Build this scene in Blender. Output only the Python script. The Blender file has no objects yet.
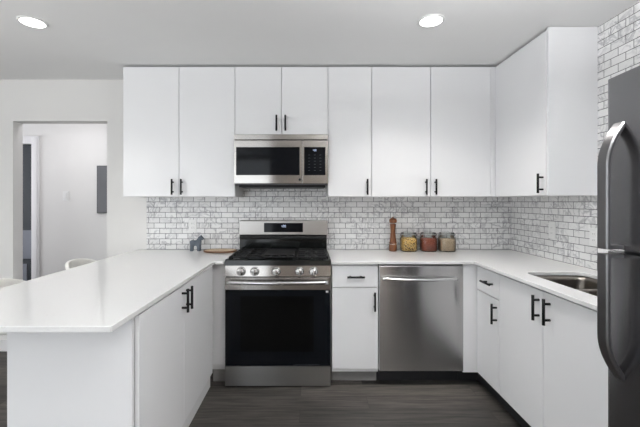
import bpy, bmesh, math, random
from mathutils import Vector, Matrix

random.seed(4)
PI = math.pi
SC = bpy.context.scene
COL = SC.collection

# ------------------------------------------------------------------ camera
CAM_H = 1.344
F_PX = 358.0
cam_d = bpy.data.cameras.new('camera')
cam_d.sensor_width = 36.0
cam_d.lens = F_PX / 640.0 * 36.0
cam_d.shift_x = 10.5 / 640.0
cam_d.shift_y = -12.0 / 640.0
cam_d.clip_start = 0.02
cam = bpy.data.objects.new('camera', cam_d)
COL.objects.link(cam)
cam.location = (0, 0, CAM_H)
cam.rotation_euler = (PI / 2, 0, 0)
SC.camera = cam

# ------------------------------------------------------------------ world, exposure
SC.view_settings.view_transform = 'Standard'
SC.view_settings.look = 'None'
SC.view_settings.gamma = 1.0
SC.view_settings.use_curve_mapping = False
SC.view_settings.exposure = 0.25
w = bpy.data.worlds.new('daylight')
SC.world = w
w.use_nodes = True
w.node_tree.nodes['Background'].inputs[0].default_value = (0.80, 0.90, 1.0, 1)
w.node_tree.nodes['Background'].inputs[1].default_value = 1.0


def area_light(name, loc, direction, sx, sy, power, color=(1, 1, 1), spread=180, shape='RECTANGLE'):
    l = bpy.data.lights.new(name, 'AREA')
    l.shape = shape
    l.size = sx
    if shape == 'RECTANGLE':
        l.size_y = sy
    l.energy = power
    l.color = color
    l.spread = math.radians(spread)
    o = bpy.data.objects.new(name, l)
    COL.objects.link(o)
    o.location = loc
    o.rotation_euler = Vector(direction).to_track_quat('-Z', 'Z').to_euler()
    return o


# daylight at the rear window, then two added fills where no window is
area_light('daylight_fill', (-2.65, -2.96, 1.25), (0, 1, 0), 3.4, 2.2, 40, (0.95, 0.98, 1.0))
area_light('daylight_fill', (-4.36, -0.4, 1.35), (1, 0, 0), 3.6, 1.9, 45, (0.95, 0.98, 1.0))
area_light('daylight_fill', (1.78, -0.2, 1.3), (-1, 0.1, 0), 1.1, 1.9, 34, (0.95, 0.97, 1.0))
# added upward fill lights that brighten the ceiling; no lamps stand there
area_light('ceiling_fill', (0.75, 0.75, 2.12), (0, 0.0, 1), 0.5, 0.5, 58, (0.97, 0.985, 1.0))
area_light('ceiling_fill', (-2.2, -1.7, 1.9), (0, 0.0, 1), 0.5, 0.5, 26, (0.98, 0.985, 1.0))
area_light('ceiling_fill', (-2.6, 0.9, 1.9), (0, 0.0, 1), 0.5, 0.5, 21, (1.0, 0.985, 0.96))
# ceiling can lights; the nearer pair is added out of view, without fixtures
CANS = [(0.737, 2.17), (-1.69, 2.186)]
for cx, cy, cw in ((0.737, 2.17, 5.0), (-1.69, 2.186, 2.2), (0.737, 0.1, 5.0), (-1.69, 0.1, 0.8)):
    area_light('can_lamp', (cx, cy, 2.425), (0, 0, -1), 0.12, 0.12, cw, (1.0, 0.965, 0.92), 112, 'DISK')
# added fill lights for the hallway, from its left end and overhead
area_light('hall_side_fill', (-5.5, 3.78, 1.4), (1, 0.1, 0), 0.8, 1.8, 44, (0.95, 0.95, 1.0))
area_light('hall_top_fill', (-2.6, 3.60, 2.40), (0, 0, -1), 0.3, 0.3, 5, (0.98, 0.97, 1.0), 180, 'DISK')


# ------------------------------------------------------------------ materials
def new_mat(name):
    m = bpy.data.materials.new(name)
    m.use_nodes = True
    nt = m.node_tree
    return m, nt, nt.nodes['Principled BSDF']


def N(nt, t, **kw):
    n = nt.nodes.new(t)
    for k, v in kw.items():
        setattr(n, k, v)
    return n


def paint(name, col, rough=0.5, metal=0.0, var=0.03, scale=6.0, bump=0.0, bscale=200, spec=0.5, coat=0.0):
    m, nt, b = new_mat(name)
    tc = N(nt, 'ShaderNodeTexCoord')
    no = N(nt, 'ShaderNodeTexNoise')
    no.inputs['Scale'].default_value = scale
    no.inputs['Detail'].default_value = 4
    nt.links.new(tc.outputs['Object'], no.inputs['Vector'])
    mx = N(nt, 'ShaderNodeMix', data_type='RGBA')
    mx.inputs[6].default_value = tuple(c * (1 - var) for c in col) + (1,)
    mx.inputs[7].default_value = tuple(min(1, c * (1 + var)) for c in col) + (1,)
    nt.links.new(no.outputs['Fac'], mx.inputs[0])
    nt.links.new(mx.outputs[2], b.inputs['Base Color'])
    b.inputs['Roughness'].default_value = rough
    b.inputs['Metallic'].default_value = metal
    b.inputs['Specular IOR Level'].default_value = spec
    b.inputs['Coat Weight'].default_value = coat
    if bump:
        n2 = N(nt, 'ShaderNodeTexNoise')
        n2.inputs['Scale'].default_value = bscale
        nt.links.new(tc.outputs['Object'], n2.inputs['Vector'])
        bp = N(nt, 'ShaderNodeBump')
        bp.inputs['Strength'].default_value = bump
        bp.inputs['Distance'].default_value = 0.002
        nt.links.new(n2.outputs['Fac'], bp.inputs['Height'])
        nt.links.new(bp.outputs['Normal'], b.inputs['Normal'])
    return m


def steel(name, col, rough=0.28, stretch=(1, 1, 60), var=0.02, aniso=0.0):
    """brushed stainless steel, brush lines run across the stretched axis"""
    m, nt, b = new_mat(name)
    tc = N(nt, 'ShaderNodeTexCoord')
    mp = N(nt, 'ShaderNodeMapping')
    mp.inputs['Scale'].default_value = stretch
    nt.links.new(tc.outputs['Object'], mp.inputs['Vector'])
    no = N(nt, 'ShaderNodeTexNoise')
    no.inputs['Scale'].default_value = 9
    no.inputs['Detail'].default_value = 8
    nt.links.new(mp.outputs['Vector'], no.inputs['Vector'])
    mx = N(nt, 'ShaderNodeMix', data_type='RGBA')
    mx.inputs[6].default_value = tuple(c * (1 - var) for c in col) + (1,)
    mx.inputs[7].default_value = tuple(min(1, c * (1 + var)) for c in col) + (1,)
    nt.links.new(no.outputs['Fac'], mx.inputs[0])
    nt.links.new(mx.outputs[2], b.inputs['Base Color'])
    mr = N(nt, 'ShaderNodeMapRange')
    mr.inputs[3].default_value = rough * 0.96
    mr.inputs[4].default_value = rough * 1.05
    nt.links.new(no.outputs['Fac'], mr.inputs[0])
    nt.links.new(mr.outputs[0], b.inputs['Roughness'])
    b.inputs['Metallic'].default_value = 1.0
    # brushed across: the reflection smears up and down
    tg = N(nt, 'ShaderNodeTangent', direction_type='RADIAL', axis='Z')
    nt.links.new(tg.outputs[0], b.inputs['Tangent'])
    b.inputs['Anisotropic'].default_value = aniso
    b.inputs['Anisotropic Rotation'].default_value = 0.25
    return m


def tile_mat(name, axis):
    """2 x 4 inch white marble subway tile with grey grout; axis = the horizontal world axis"""
    m, nt, b = new_mat(name)
    geo = N(nt, 'ShaderNodeNewGeometry')
    sp = N(nt, 'ShaderNodeSeparateXYZ')
    nt.links.new(geo.outputs['Position'], sp.inputs[0])
    cb = N(nt, 'ShaderNodeCombineXYZ')
    nt.links.new(sp.outputs['X' if axis == 'x' else 'Y'], cb.inputs[0])
    ad = N(nt, 'ShaderNodeMath', operation='SUBTRACT')
    ad.inputs[1].default_value = 0.914 - 0.0475 * 20
    nt.links.new(sp.outputs['Z'], ad.inputs[0])
    nt.links.new(ad.outputs[0], cb.inputs[1])
    ax = N(nt, 'ShaderNodeVectorMath', operation='ADD')
    ax.inputs[1].default_value = (10.03, 0, 0)
    nt.links.new(cb.outputs[0], ax.inputs[0])
    br = N(nt, 'ShaderNodeTexBrick')
    br.offset = 0.5
    br.inputs['Scale'].default_value = 1.0
    br.inputs['Brick Width'].default_value = 0.101
    br.inputs['Row Height'].default_value = 0.0475
    br.inputs['Mortar Size'].default_value = 0.0020
    br.inputs['Mortar Smooth'].default_value = 0.15
    br.inputs['Bias'].default_value = 0.0
    br.inputs['Color1'].default_value = (0.88, 0.875, 0.87, 1)
    br.inputs['Color2'].default_value = (0.78, 0.775, 0.77, 1)
    br.inputs['Mortar'].default_value = (0.085, 0.085, 0.09, 1)
    nt.links.new(ax.outputs[0], br.inputs['Vector'])
    # every tile shows another bit of marble: offset the vein pattern by the tile's own colour
    vm = N(nt, 'ShaderNodeVectorMath', operation='MULTIPLY_ADD')
    vm.inputs[1].default_value = (40, 40, 40)
    nt.links.new(br.outputs['Color'], vm.inputs[0])
    nt.links.new(geo.outputs['Position'], vm.inputs[2])
    v1 = N(nt, 'ShaderNodeTexNoise')
    v1.inputs['Scale'].default_value = 9
    v1.inputs['Detail'].default_value = 6
    v1.inputs['Distortion'].default_value = 1.6
    nt.links.new(vm.outputs[0], v1.inputs['Vector'])
    rp = N(nt, 'ShaderNodeValToRGB')
    e = rp.color_ramp.elements
    e[0].position = 0.44; e[0].color = (1, 1, 1, 1)
    e[1].position = 0.50; e[1].color = (0.60, 0.60, 0.62, 1)
    e2 = rp.color_ramp.elements.new(0.56); e2.color = (1, 1, 1, 1)
    nt.links.new(v1.outputs['Fac'], rp.inputs[0])
    v2 = N(nt, 'ShaderNodeTexNoise')
    v2.inputs['Scale'].default_value = 5
    v2.inputs['Detail'].default_value = 3
    nt.links.new(geo.outputs['Position'], v2.inputs['Vector'])
    rm = N(nt, 'ShaderNodeMapRange')
    rm.inputs[1].default_value = 0.38
    rm.inputs[2].default_value = 0.56
    nt.links.new(v2.outputs['Fac'], rm.inputs[0])
    mu = N(nt, 'ShaderNodeMix', data_type='RGBA', blend_type='MULTIPLY')
    nt.links.new(rm.outputs[0], mu.inputs[0])
    nt.links.new(br.outputs['Color'], mu.inputs[6])
    nt.links.new(rp.outputs[0], mu.inputs[7])
    nt.links.new(mu.outputs[2], b.inputs['Base Color'])
    inv = N(nt, 'ShaderNodeMath', operation='SUBTRACT')
    inv.inputs[0].default_value = 1.0
    nt.links.new(br.outputs['Fac'], inv.inputs[1])
    bp = N(nt, 'ShaderNodeBump')
    bp.inputs['Strength'].default_value = 0.5
    bp.inputs['Distance'].default_value = 0.002
    nt.links.new(inv.outputs[0], bp.inputs['Height'])
    nt.links.new(bp.outputs['Normal'], b.inputs['Normal'])
    ro = N(nt, 'ShaderNodeMapRange')
    ro.inputs[3].default_value = 0.22
    ro.inputs[4].default_value = 0.8
    nt.links.new(br.outputs['Fac'], ro.inputs[0])
    nt.links.new(ro.outputs[0], b.inputs['Roughness'])
    return m


def floor_mat():
    m, nt, b = new_mat('grey_plank_floor')
    geo = N(nt, 'ShaderNodeNewGeometry')
    ax = N(nt, 'ShaderNodeVectorMath', operation='ADD')
    ax.inputs[1].default_value = (20.35, 20.02, 0)
    nt.links.new(geo.outputs['Position'], ax.inputs[0])
    br = N(nt, 'ShaderNodeTexBrick')
    br.offset = 0.37
    br.inputs['Scale'].default_value = 1.0
    br.inputs['Brick Width'].default_value = 1.22
    br.inputs['Row Height'].default_value = 0.152
    br.inputs['Mortar Size'].default_value = 0.0012
    br.inputs['Color1'].default_value = (0.024, 0.023, 0.022, 1)
    br.inputs['Color2'].default_value = (0.088, 0.080, 0.074, 1)
    br.inputs['Mortar'].default_value = (0.022, 0.021, 0.02, 1)
    nt.links.new(ax.outputs[0], br.inputs['Vector'])
    mp = N(nt, 'ShaderNodeMapping')
    mp.inputs['Scale'].default_value = (1.6, 22, 1)
    nt.links.new(geo.outputs['Position'], mp.inputs['Vector'])
    of = N(nt, 'ShaderNodeVectorMath', operation='MULTIPLY_ADD')
    of.inputs[1].default_value = (90, 90, 90)
    nt.links.new(br.outputs['Color'], of.inputs[0])
    nt.links.new(mp.outputs[0], of.inputs[2])
    no = N(nt, 'ShaderNodeTexNoise')
    no.inputs['Scale'].default_value = 2.2
    no.inputs['Detail'].default_value = 7
    no.inputs['Roughness'].default_value = 0.65
    nt.links.new(of.outputs[0], no.inputs['Vector'])
    rp = N(nt, 'ShaderNodeValToRGB')
    rp.color_ramp.elements[0].position = 0.34; rp.color_ramp.elements[0].color = (0.48, 0.49, 0.50, 1)
    rp.color_ramp.elements[1].position = 0.66; rp.color_ramp.elements[1].color = (1.55, 1.50, 1.44, 1)
    nt.links.new(no.outputs['Fac'], rp.inputs[0])
    mu = N(nt, 'ShaderNodeMix', data_type='RGBA', blend_type='MULTIPLY')
    mu.inputs[0].default_value = 1
    nt.links.new(br.outputs['Color'], mu.inputs[6])
    nt.links.new(rp.outputs[0], mu.inputs[7])
    nt.links.new(mu.outputs[2], b.inputs['Base Color'])
    b.inputs['Roughness'].default_value = 0.5
    b.inputs['Specular IOR Level'].default_value = 0.3
    bp = N(nt, 'ShaderNodeBump')
    bp.inputs['Strength'].default_value = 0.15
    bp.inputs['Distance'].default_value = 0.002
    nt.links.new(no.outputs['Fac'], bp.inputs['Height'])
    nt.links.new(bp.outputs['Normal'], b.inputs['Normal'])
    return m


def quartz_mat():
    m, nt, b = new_mat('white_quartz')
    geo = N(nt, 'ShaderNodeNewGeometry')
    vo = N(nt, 'ShaderNodeTexVoronoi')
    vo.inputs['Scale'].default_value = 110
    nt.links.new(geo.outputs['Position'], vo.inputs['Vector'])
    rp = N(nt, 'ShaderNodeValToRGB')
    rp.color_ramp.elements[0].position = 0.12; rp.color_ramp.elements[0].color = (0.58, 0.57, 0.55, 1)
    rp.color_ramp.elements[1].position = 0.20; rp.color_ramp.elements[1].color = (0.78, 0.78, 0.775, 1)
    nt.links.new(vo.outputs['Distance'], rp.inputs[0])
    no = N(nt, 'ShaderNodeTexNoise')
    no.inputs['Scale'].default_value = 60
    nt.links.new(geo.outputs['Position'], no.inputs['Vector'])
    mr = N(nt, 'ShaderNodeMapRange')
    mr.inputs[1].default_value = 0.55
    mr.inputs[2].default_value = 0.62
    nt.links.new(no.outputs['Fac'], mr.inputs[0])
    mx = N(nt, 'ShaderNodeMix', data_type='RGBA')
    mx.inputs[6].default_value = (0.78, 0.78, 0.775, 1)
    nt.links.new(mr.outputs[0], mx.inputs[0])
    nt.links.new(rp.outputs[0], mx.inputs[7])
    nt.links.new(mx.outputs[2], b.inputs['Base Color'])
    b.inputs['Roughness'].default_value = 0.16
    return m


def speckle_mat(name, cols, scale, rough=0.6):
    """grains or pieces of several colours"""
    m, nt, b = new_mat(name)
    geo = N(nt, 'ShaderNodeNewGeometry')
    vo = N(nt, 'ShaderNodeTexVoronoi')
    vo.inputs['Scale'].default_value = scale
    nt.links.new(geo.outputs['Position'], vo.inputs['Vector'])
    sp = N(nt, 'ShaderNodeSeparateColor')
    nt.links.new(vo.outputs['Color'], sp.inputs[0])
    rp = N(nt, 'ShaderNodeValToRGB')
    rp.color_ramp.interpolation = 'CONSTANT'
    els = rp.color_ramp.elements
    els[0].position = 0; els[0].color = cols[0] + (1,)
    els[1].position = 1.0 / len(cols); els[1].color = cols[1] + (1,)
    for i in range(2, len(cols)):
        e = els.new(i / len(cols)); e.color = cols[i] + (1,)
    nt.links.new(sp.outputs[0], rp.inputs[0])
    nt.links.new(rp.outputs[0], b.inputs['Base Color'])
    b.inputs['Roughness'].default_value = rough
    bp = N(nt, 'ShaderNodeBump')
    bp.inputs['Strength'].default_value = 0.6
    bp.inputs['Distance'].default_value = 0.004
    nt.links.new(vo.outputs['Distance'], bp.inputs['Height'])
    nt.links.new(bp.outputs['Normal'], b.inputs['Normal'])
    return m


def wood_mat(name, c1, c2, stretch, rough=0.4):
    m, nt, b = new_mat(name)
    tc = N(nt, 'ShaderNodeTexCoord')
    mp = N(nt, 'ShaderNodeMapping')
    mp.inputs['Scale'].default_value = stretch
    nt.links.new(tc.outputs['Object'], mp.inputs['Vector'])
    no = N(nt, 'ShaderNodeTexNoise')
    no.inputs['Scale'].default_value = 12
    no.inputs['Detail'].default_value = 5
    nt.links.new(mp.outputs[0], no.inputs['Vector'])
    mx = N(nt, 'ShaderNodeMix', data_type='RGBA')
    mx.inputs[6].default_value = c1 + (1,)
    mx.inputs[7].default_value = c2 + (1,)
    nt.links.new(no.outputs['Fac'], mx.inputs[0])
    nt.links.new(mx.outputs[2], b.inputs['Base Color'])
    b.inputs['Roughness'].default_value = rough
    return m


def glass_mat(name, tint=(0.93, 0.96, 0.95), rough=0.02):
    """thin clear jar glass: mostly see-through with a fresnel reflection"""
    m, nt, b = new_mat(name)
    nt.nodes.remove(b)
    out = nt.nodes['Material Output']
    tr = N(nt, 'ShaderNodeBsdfTransparent')
    tr.inputs[0].default_value = tint + (1,)
    gl = N(nt, 'ShaderNodeBsdfGlossy')
    gl.inputs['Roughness'].default_value = rough
    fr = N(nt, 'ShaderNodeFresnel')
    fr.inputs[0].default_value = 1.5
    mx = N(nt, 'ShaderNodeMixShader')
    nt.links.new(fr.outputs[0], mx.inputs[0])
    nt.links.new(tr.outputs[0], mx.inputs[1])
    nt.links.new(gl.outputs[0], mx.inputs[2])
    nt.links.new(mx.outputs[0], out.inputs[0])
    return m


def emit_mat(name, col, s):
    m, nt, b = new_mat(name)
    b.inputs['Base Color'].default_value = col + (1,)
    b.inputs['Emission Color'].default_value = col + (1,)
    b.inputs['Emission Strength'].default_value = s
    return m


M = {}
M['wall'] = paint('wall_paint', (0.76, 0.75, 0.735), 0.75, var=0.01)
M['ceil'] = paint('ceiling_paint', (0.86, 0.86, 0.855), 0.85, var=0.01)
M['rear'] = paint('living_wall_paint', (0.42, 0.37, 0.33), 0.8, var=0.02)
M['trim'] = paint('trim_paint', (0.80, 0.79, 0.80), 0.45, var=0.01)
M['cab'] = paint('cabinet_white', (0.81, 0.812, 0.822), 0.38, var=0.008)
M['carcass'] = paint('cabinet_carcass', (0.74, 0.74, 0.745), 0.5, var=0.01)
M['toe'] = paint('toe_kick_black', (0.018, 0.019, 0.021), 0.5)
M['toegrey'] = wood_mat('toe_kick_grey', (0.20, 0.195, 0.19), (0.29, 0.285, 0.28), (2, 2, 20), 0.5)
M['black'] = paint('black_powder_coat', (0.006, 0.006, 0.007), 0.45, spec=0.2)
M['steel'] = steel('stainless_steel', (0.43, 0.41, 0.39), 0.17, (1, 1, 60), aniso=0.95)
M['steelr'] = steel('stainless_backguard', (0.42, 0.405, 0.39), 0.34, (60, 1, 1))
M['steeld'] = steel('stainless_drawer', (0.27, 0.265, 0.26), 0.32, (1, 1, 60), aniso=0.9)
M['steelv'] = steel('stainless_steel_upright', (0.60, 0.595, 0.59), 0.21, (120, 1, 1), aniso=0.95)
M['slate'] = steel('dark_stainless', (0.29, 0.29, 0.30), 0.26, (1, 120, 1), aniso=0.85)
M['slatebar'] = steel('dark_stainless_bar', (0.22, 0.215, 0.22), 0.30, (1, 1, 1))
M['chrome'] = steel('bright_steel', (0.72, 0.72, 0.72), 0.18, (60, 1, 1), 0.03)
M['sink'] = steel('sink_steel', (0.22, 0.20, 0.18), 0.3, (30, 1, 1))
M['bglass'] = paint('black_glass', (0.005, 0.006, 0.008), 0.06, var=0.0, spec=0.15)
M['owin'] = paint('oven_window_glass', (0.003, 0.003, 0.003), 0.07, var=0.0, spec=0.1)
M['enamel'] = paint('black_enamel', (0.006, 0.007, 0.007), 0.12, var=0.0, spec=0.4)
M['iron'] = paint('cast_iron', (0.009, 0.009, 0.010), 0.5, bump=0.3, spec=0.3)
M['darkgrey'] = paint('dark_grey_metal', (0.10, 0.10, 0.105), 0.5)
M['fridgeside'] = paint('fridge_side', (0.15, 0.15, 0.16), 0.5, bump=0.1)
M['quartz'] = quartz_mat()
M['floor'] = floor_mat()
M['tilex'] = tile_mat('marble_subway_tile_back', 'x')
M['tiley'] = tile_mat('marble_subway_tile_side', 'y')
M['plate'] = paint('white_plastic', (0.80, 0.80, 0.79), 0.35, var=0.01)
M['slot'] = paint('slot_dark', (0.08, 0.08, 0.08), 0.6)
M['stool'] = paint('white_stool_plastic', (0.80, 0.79, 0.75), 0.4, var=0.01)
M['leg'] = paint('pale_metal', (0.62, 0.61, 0.59), 0.4)
M['horse'] = paint('blue_grey_paint', (0.085, 0.105, 0.13), 0.55, var=0.08, scale=30)
M['mill'] = wood_mat('mill_wood', (0.10, 0.032, 0.009), (0.19, 0.062, 0.017), (6, 6, 0.7), 0.35)
M['bowl'] = wood_mat('bowl_wood', (0.12, 0.060, 0.028), (0.22, 0.115, 0.055), (0.6, 6, 6), 0.45)
M['bowlin'] = wood_mat('bowl_wood_pale', (0.58, 0.43, 0.28), (0.70, 0.55, 0.38), (0.6, 6, 6), 0.5)
M['glass'] = glass_mat('clear_jar_glass')
M['pasta'] = speckle_mat('pasta_pieces', [(0.85, 0.54, 0.17), (0.95, 0.68, 0.27), (0.72, 0.42, 0.11), (0.88, 0.60, 0.22), (0.24, 0.13, 0.04)], 125)
M['lentil'] = speckle_mat('red_lentils', [(0.34, 0.075, 0.035), (0.42, 0.10, 0.05), (0.29, 0.06, 0.028)], 230)
M['rice'] = speckle_mat('beige_grain', [(0.70, 0.52, 0.37), (0.80, 0.62, 0.46), (0.60, 0.44, 0.30)], 260)
M['rubber'] = paint('rubber_seal', (0.55, 0.56, 0.55), 0.5)
M['lamp'] = emit_mat('lamp_lens', (1.0, 0.98, 0.95), 6.0)
M['digit'] = emit_mat('display_digit', (0.70, 0.80, 1.0), 0.45)
M['mark'] = paint('panel_marks', (0.035, 0.038, 0.045), 0.5)
M['silvermark'] = paint('silver_mark', (0.55, 0.55, 0.55), 0.4)
M['picture'] = paint('dark_grey_panel', (0.16, 0.165, 0.175), 0.12, var=0.35, scale=2.5)
M['doordark'] = paint('dark_door_glass', (0.035, 0.04, 0.048), 0.25, var=0.05)
M['doorgrey'] = paint('grey_door_panel', (0.19, 0.20, 0.235), 0.5, var=0.05)


# ------------------------------------------------------------------ mesh helpers
def box(bm, x0, x1, y0, y1, z0, z1, bev=0.0, seg=2):
    vs = [bm.verts.new(p) for p in ((x0, y0, z0), (x1, y0, z0), (x1, y1, z0), (x0, y1, z0),
                                    (x0, y0, z1), (x1, y0, z1), (x1, y1, z1), (x0, y1, z1))]
    fs = [bm.faces.new([vs[i] for i in q]) for q in
          ((3, 2, 1, 0), (4, 5, 6, 7), (0, 1, 5, 4), (1, 2, 6, 5), (2, 3, 7, 6), (3, 0, 4, 7))]
    if bev:
        es = list({e for f in fs for e in f.edges})
        bmesh.ops.bevel(bm, geom=es, offset=bev, segments=seg, affect='EDGES', profile=0.5)
    return bm


def tube(bm, pts, r, n=12, caps=True):
    """round bar along a polyline; r a number or one per point"""
    pts = [Vector(p) for p in pts]
    rings = []
    up = None
    for i, p in enumerate(pts):
        d = (pts[min(i + 1, len(pts) - 1)] - pts[max(i - 1, 0)]).normalized()
        if up is None:
            up = Vector((0, 0, 1)) if abs(d.z) < 0.9 else Vector((1, 0, 0))
        a = d.cross(up).normalized()
        b2 = a.cross(d).normalized()
        up = b2
        rr = r[i] if isinstance(r, (list, tuple)) else r
        rings.append([bm.verts.new(p + a * (rr * math.cos(2 * PI * k / n)) + b2 * (rr * math.sin(2 * PI * k / n))) for k in range(n)])
    for i in range(len(rings) - 1):
        for k in range(n):
            f = bm.faces.new((rings[i][k], rings[i][(k + 1) % n], rings[i + 1][(k + 1) % n], rings[i + 1][k]))
            f.smooth = True
    if caps:
        bm.faces.new(rings[0][::-1])
        bm.faces.new(rings[-1])
    return bm


def lathe(bm, prof, c=(0, 0, 0), axis='z', n=32, sx=1.0, sy=1.0, power=2.0):
    """surface of revolution of (radius, height) pairs; power > 2 makes it a rounded square"""
    rings = []
    c = Vector(c)
    for r, h in prof:
        ring = []
        if r < 1e-6:
            ring = [None]
            p = Vector((0, 0, h))
            ring = [bm.verts.new(c + place(p, axis))]
        else:
            for k in range(n):
                t = 2 * PI * k / n
                ct, st = math.cos(t), math.sin(t)
                s = (abs(ct) ** power + abs(st) ** power) ** (-1.0 / power)
                ring.append(bm.verts.new(c + place(Vector((r * s * ct * sx, r * s * st * sy, h)), axis)))
        rings.append(ring)
    for a, b2 in zip(rings, rings[1:]):
        if len(a) == 1 and len(b2) == 1:
            continue
        for k in range(n):
            if len(a) == 1:
                f = bm.faces.new((a[0], b2[(k + 1) % n], b2[k]))
            elif len(b2) == 1:
                f = bm.faces.new((a[k], a[(k + 1) % n], b2[0]))
            else:
                f = bm.faces.new((a[k], a[(k + 1) % n], b2[(k + 1) % n], b2[k]))
            f.smooth = True
    return bm


def place(p, axis):
    if axis == 'z':
        return p
    if axis == 'y':            # lathe axis pointing towards -y
        return Vector((p.x, -p.z, p.y))
    return Vector((p.z, p.x, p.y))


def prism(bm, loop, z0, z1, holes=()):
    """flat slab of an outline with holes, loop of (x, y)"""
    edges = []
    for lp in [loop] + list(holes):
        vs = [bm.verts.new((x, y, z0)) for x, y in lp]
        edges += [bm.edges.new((vs[i], vs[(i + 1) % len(vs)])) for i in range(len(vs))]
    r = bmesh.ops.triangle_fill(bm, edges=edges, use_beauty=True)
    faces = [g for g in r['geom'] if isinstance(g, bmesh.types.BMFace)]
    ex = bmesh.ops.extrude_face_region(bm, geom=faces)
    for v in ex['geom']:
        if isinstance(v, bmesh.types.BMVert):
            v.co.z = z1
    bmesh.ops.recalc_face_normals(bm, faces=bm.faces[:])
    return bm


def sweep(bm, pts, wy, th):
    """flat bar bent in the xz plane: wy wide along y, th thick"""
    pts = [Vector(p) for p in pts]
    rings = []
    for i, p in enumerate(pts):
        d = (pts[min(i + 1, len(pts) - 1)] - pts[max(i - 1, 0)]).normalized()
        nrm = Vector((d.z, 0, -d.x))
        ring = []
        c = min(wy, th) * 0.25
        for a, b2 in ((-1, -1), (1, -1), (1, 1), (-1, 1)):
            for da, db in (((0, c), (c, 0)) if a * b2 > 0 else ((c, 0), (0, c))):
                ring.append(bm.verts.new(p + Vector((0, a * (wy / 2 - da), 0)) + nrm * (b2 * (th / 2 - db))))
        rings.append(ring)
    n = len(rings[0])
    for a, b2 in zip(rings, rings[1:]):
        for k in range(n):
            f = bm.faces.new((a[k], a[(k + 1) % n], b2[(k + 1) % n], b2[k]))
    bm.faces.new(rings[0][::-1])
    bm.faces.new(rings[-1])
    bmesh.ops.recalc_face_normals(bm, faces=bm.faces[:])
    return bm


def world_loc(o):
    v = Vector((0, 0, 0))
    while o is not None:
        v += o.location
        o = o.parent
    return v


def obj(name, bm, mat, parent=None, origin=None):
    """link a bmesh given in world coordinates as one object"""
    base = world_loc(parent) if parent else Vector((0, 0, 0))
    o_w = Vector(origin) if origin is not None else base
    bmesh.ops.translate(bm, verts=bm.verts[:], vec=-o_w)
    me = bpy.data.meshes.new(name)
    bm.to_mesh(me)
    bm.free()
    me.materials.append(mat)
    o = bpy.data.objects.new(name, me)
    COL.objects.link(o)
    if parent:
        o.parent = parent
    o.location = o_w - base
    return o


def B():
    return bmesh.new()


def bx(name, mat, parent, x0, x1, y0, y1, z0, z1, bev=0.0, seg=2):
    return obj(name, box(B(), x0, x1, y0, y1, z0, z1, bev, seg), mat, parent)


def thing(name, label, cat, loc, group=None):
    o = bpy.data.objects.new(name, None)
    o.empty_display_size = 0.1
    COL.objects.link(o)
    o.location = loc
    tag(o, label, cat, group)
    return o


def tag(o, label, cat, group=None):
    o['label'] = label
    o['category'] = cat
    if group:
        o['group'] = group
    return o


def struct(name, bm, mat, parent=None):
    o = obj(name, bm, mat, parent)
    if parent is None:
        o['kind'] = 'structure'
    return o


def copy_tree(o, parent=None):
    c = o.copy()
    COL.objects.link(c)
    if parent:
        c.parent = parent
    for ch in list(o.children):
        copy_tree(ch, c)
    return c


def bar_pull(parent, p, out, along, length, r=0.0072, stand=0.033):
    """black bar handle: centre p on the door face, pointing out, bar along"""
    p, out, along = Vector(p), Vector(out), Vector(along)
    bm = B()
    c = p + out * stand
    tube(bm, [c - along * length / 2, c + along * length / 2], r, 12)
    for s in (-1, 1):
        q = p + along * (s * length * 0.31)
        tube(bm, [q, q + out * stand], r * 0.85, 10)
    return obj('handle', bm, M['black'], parent)


# ------------------------------------------------------------------ structure
YB = 3.22            # kitchen back wall
XR = 1.81            # right wall
CEIL = 2.44
CT = 0.914           # counter top
TH = 0.11            # wall thickness

struct('floor', box(B(), -5.6, 1.95, -3.1, 5.0, -0.06, 0), M['floor'])
struct('ceiling', box(B(), -5.6, 1.95, -3.1, 5.0, CEIL, CEIL + 0.08), M['ceil'])

DX0, DX1, DH = -2.667, -1.821, 2.068
bm = B()
box(bm, -4.5, DX0, YB, YB + TH, 0, CEIL)
box(bm, DX1, XR + 0.12, YB, YB + TH, 0, CEIL)
box(bm, DX0, DX1, YB, YB + TH, DH, CEIL)
wall_back = struct('wall_back', bm, M['wall'])
wall_right = struct('wall_right', box(B(), XR, XR + 0.12, -3.0, YB, 0, CEIL), M['wall'])
TX0 = -1.462
obj('tile_backsplash', box(B(), TX0, XR - 0.008, YB - 0.008, YB, 0.80, 1.46), M['tilex'], wall_back)
obj('tile_backsplash', box(B(), XR - 0.008, XR, -0.4, YB, 0.80, CEIL), M['tiley'], wall_right)

# hallway behind the doorway
HY = 4.25
bm = B()
HD0, HD1, HDH = -4.10, -3.29, 2.03
box(bm, HD1, -1.3, HY, HY + TH, 0, CEIL)
box(bm, -5.6, HD0, HY, HY + TH, 0, CEIL)
box(bm, HD0, HD1, HY, HY + TH, HDH, CEIL)
struct('wall_hallway', bm, M['wall'])
struct('wall_hallway_end', box(B(), -1.3, -1.2, YB + TH, HY + TH, 0, CEIL), M['wall'])
bm = B()
box(bm, HD1, HD1 + 0.088, HY - 0.018, HY, 0, HDH + 0.09, 0.003)
box(bm, HD1 + 0.014, HD1 + 0.07, HY - 0.025, HY - 0.016, 0, HDH + 0.075, 0.003)
box(bm, HD0 - 0.088, HD0, HY - 0.018, HY, 0, HDH + 0.09, 0.003)
box(bm, HD0, HD1, HY - 0.018, HY, HDH, HDH + 0.09, 0.003)
struct('trim_1', bm, M['trim'])
door = struct('door_1', box(B(), HD0 + 0.005, HD1 - 0.005, HY + 0.03, HY + 0.07, 0.01, HDH - 0.005), M['doordark'])
obj('panel', box(B(), HD0 + 0.03, HD1 - 0.02, HY + 0.022, HY + 0.031, 0.66, 1.0, 0.004), M['doorgrey'], door)
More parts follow.
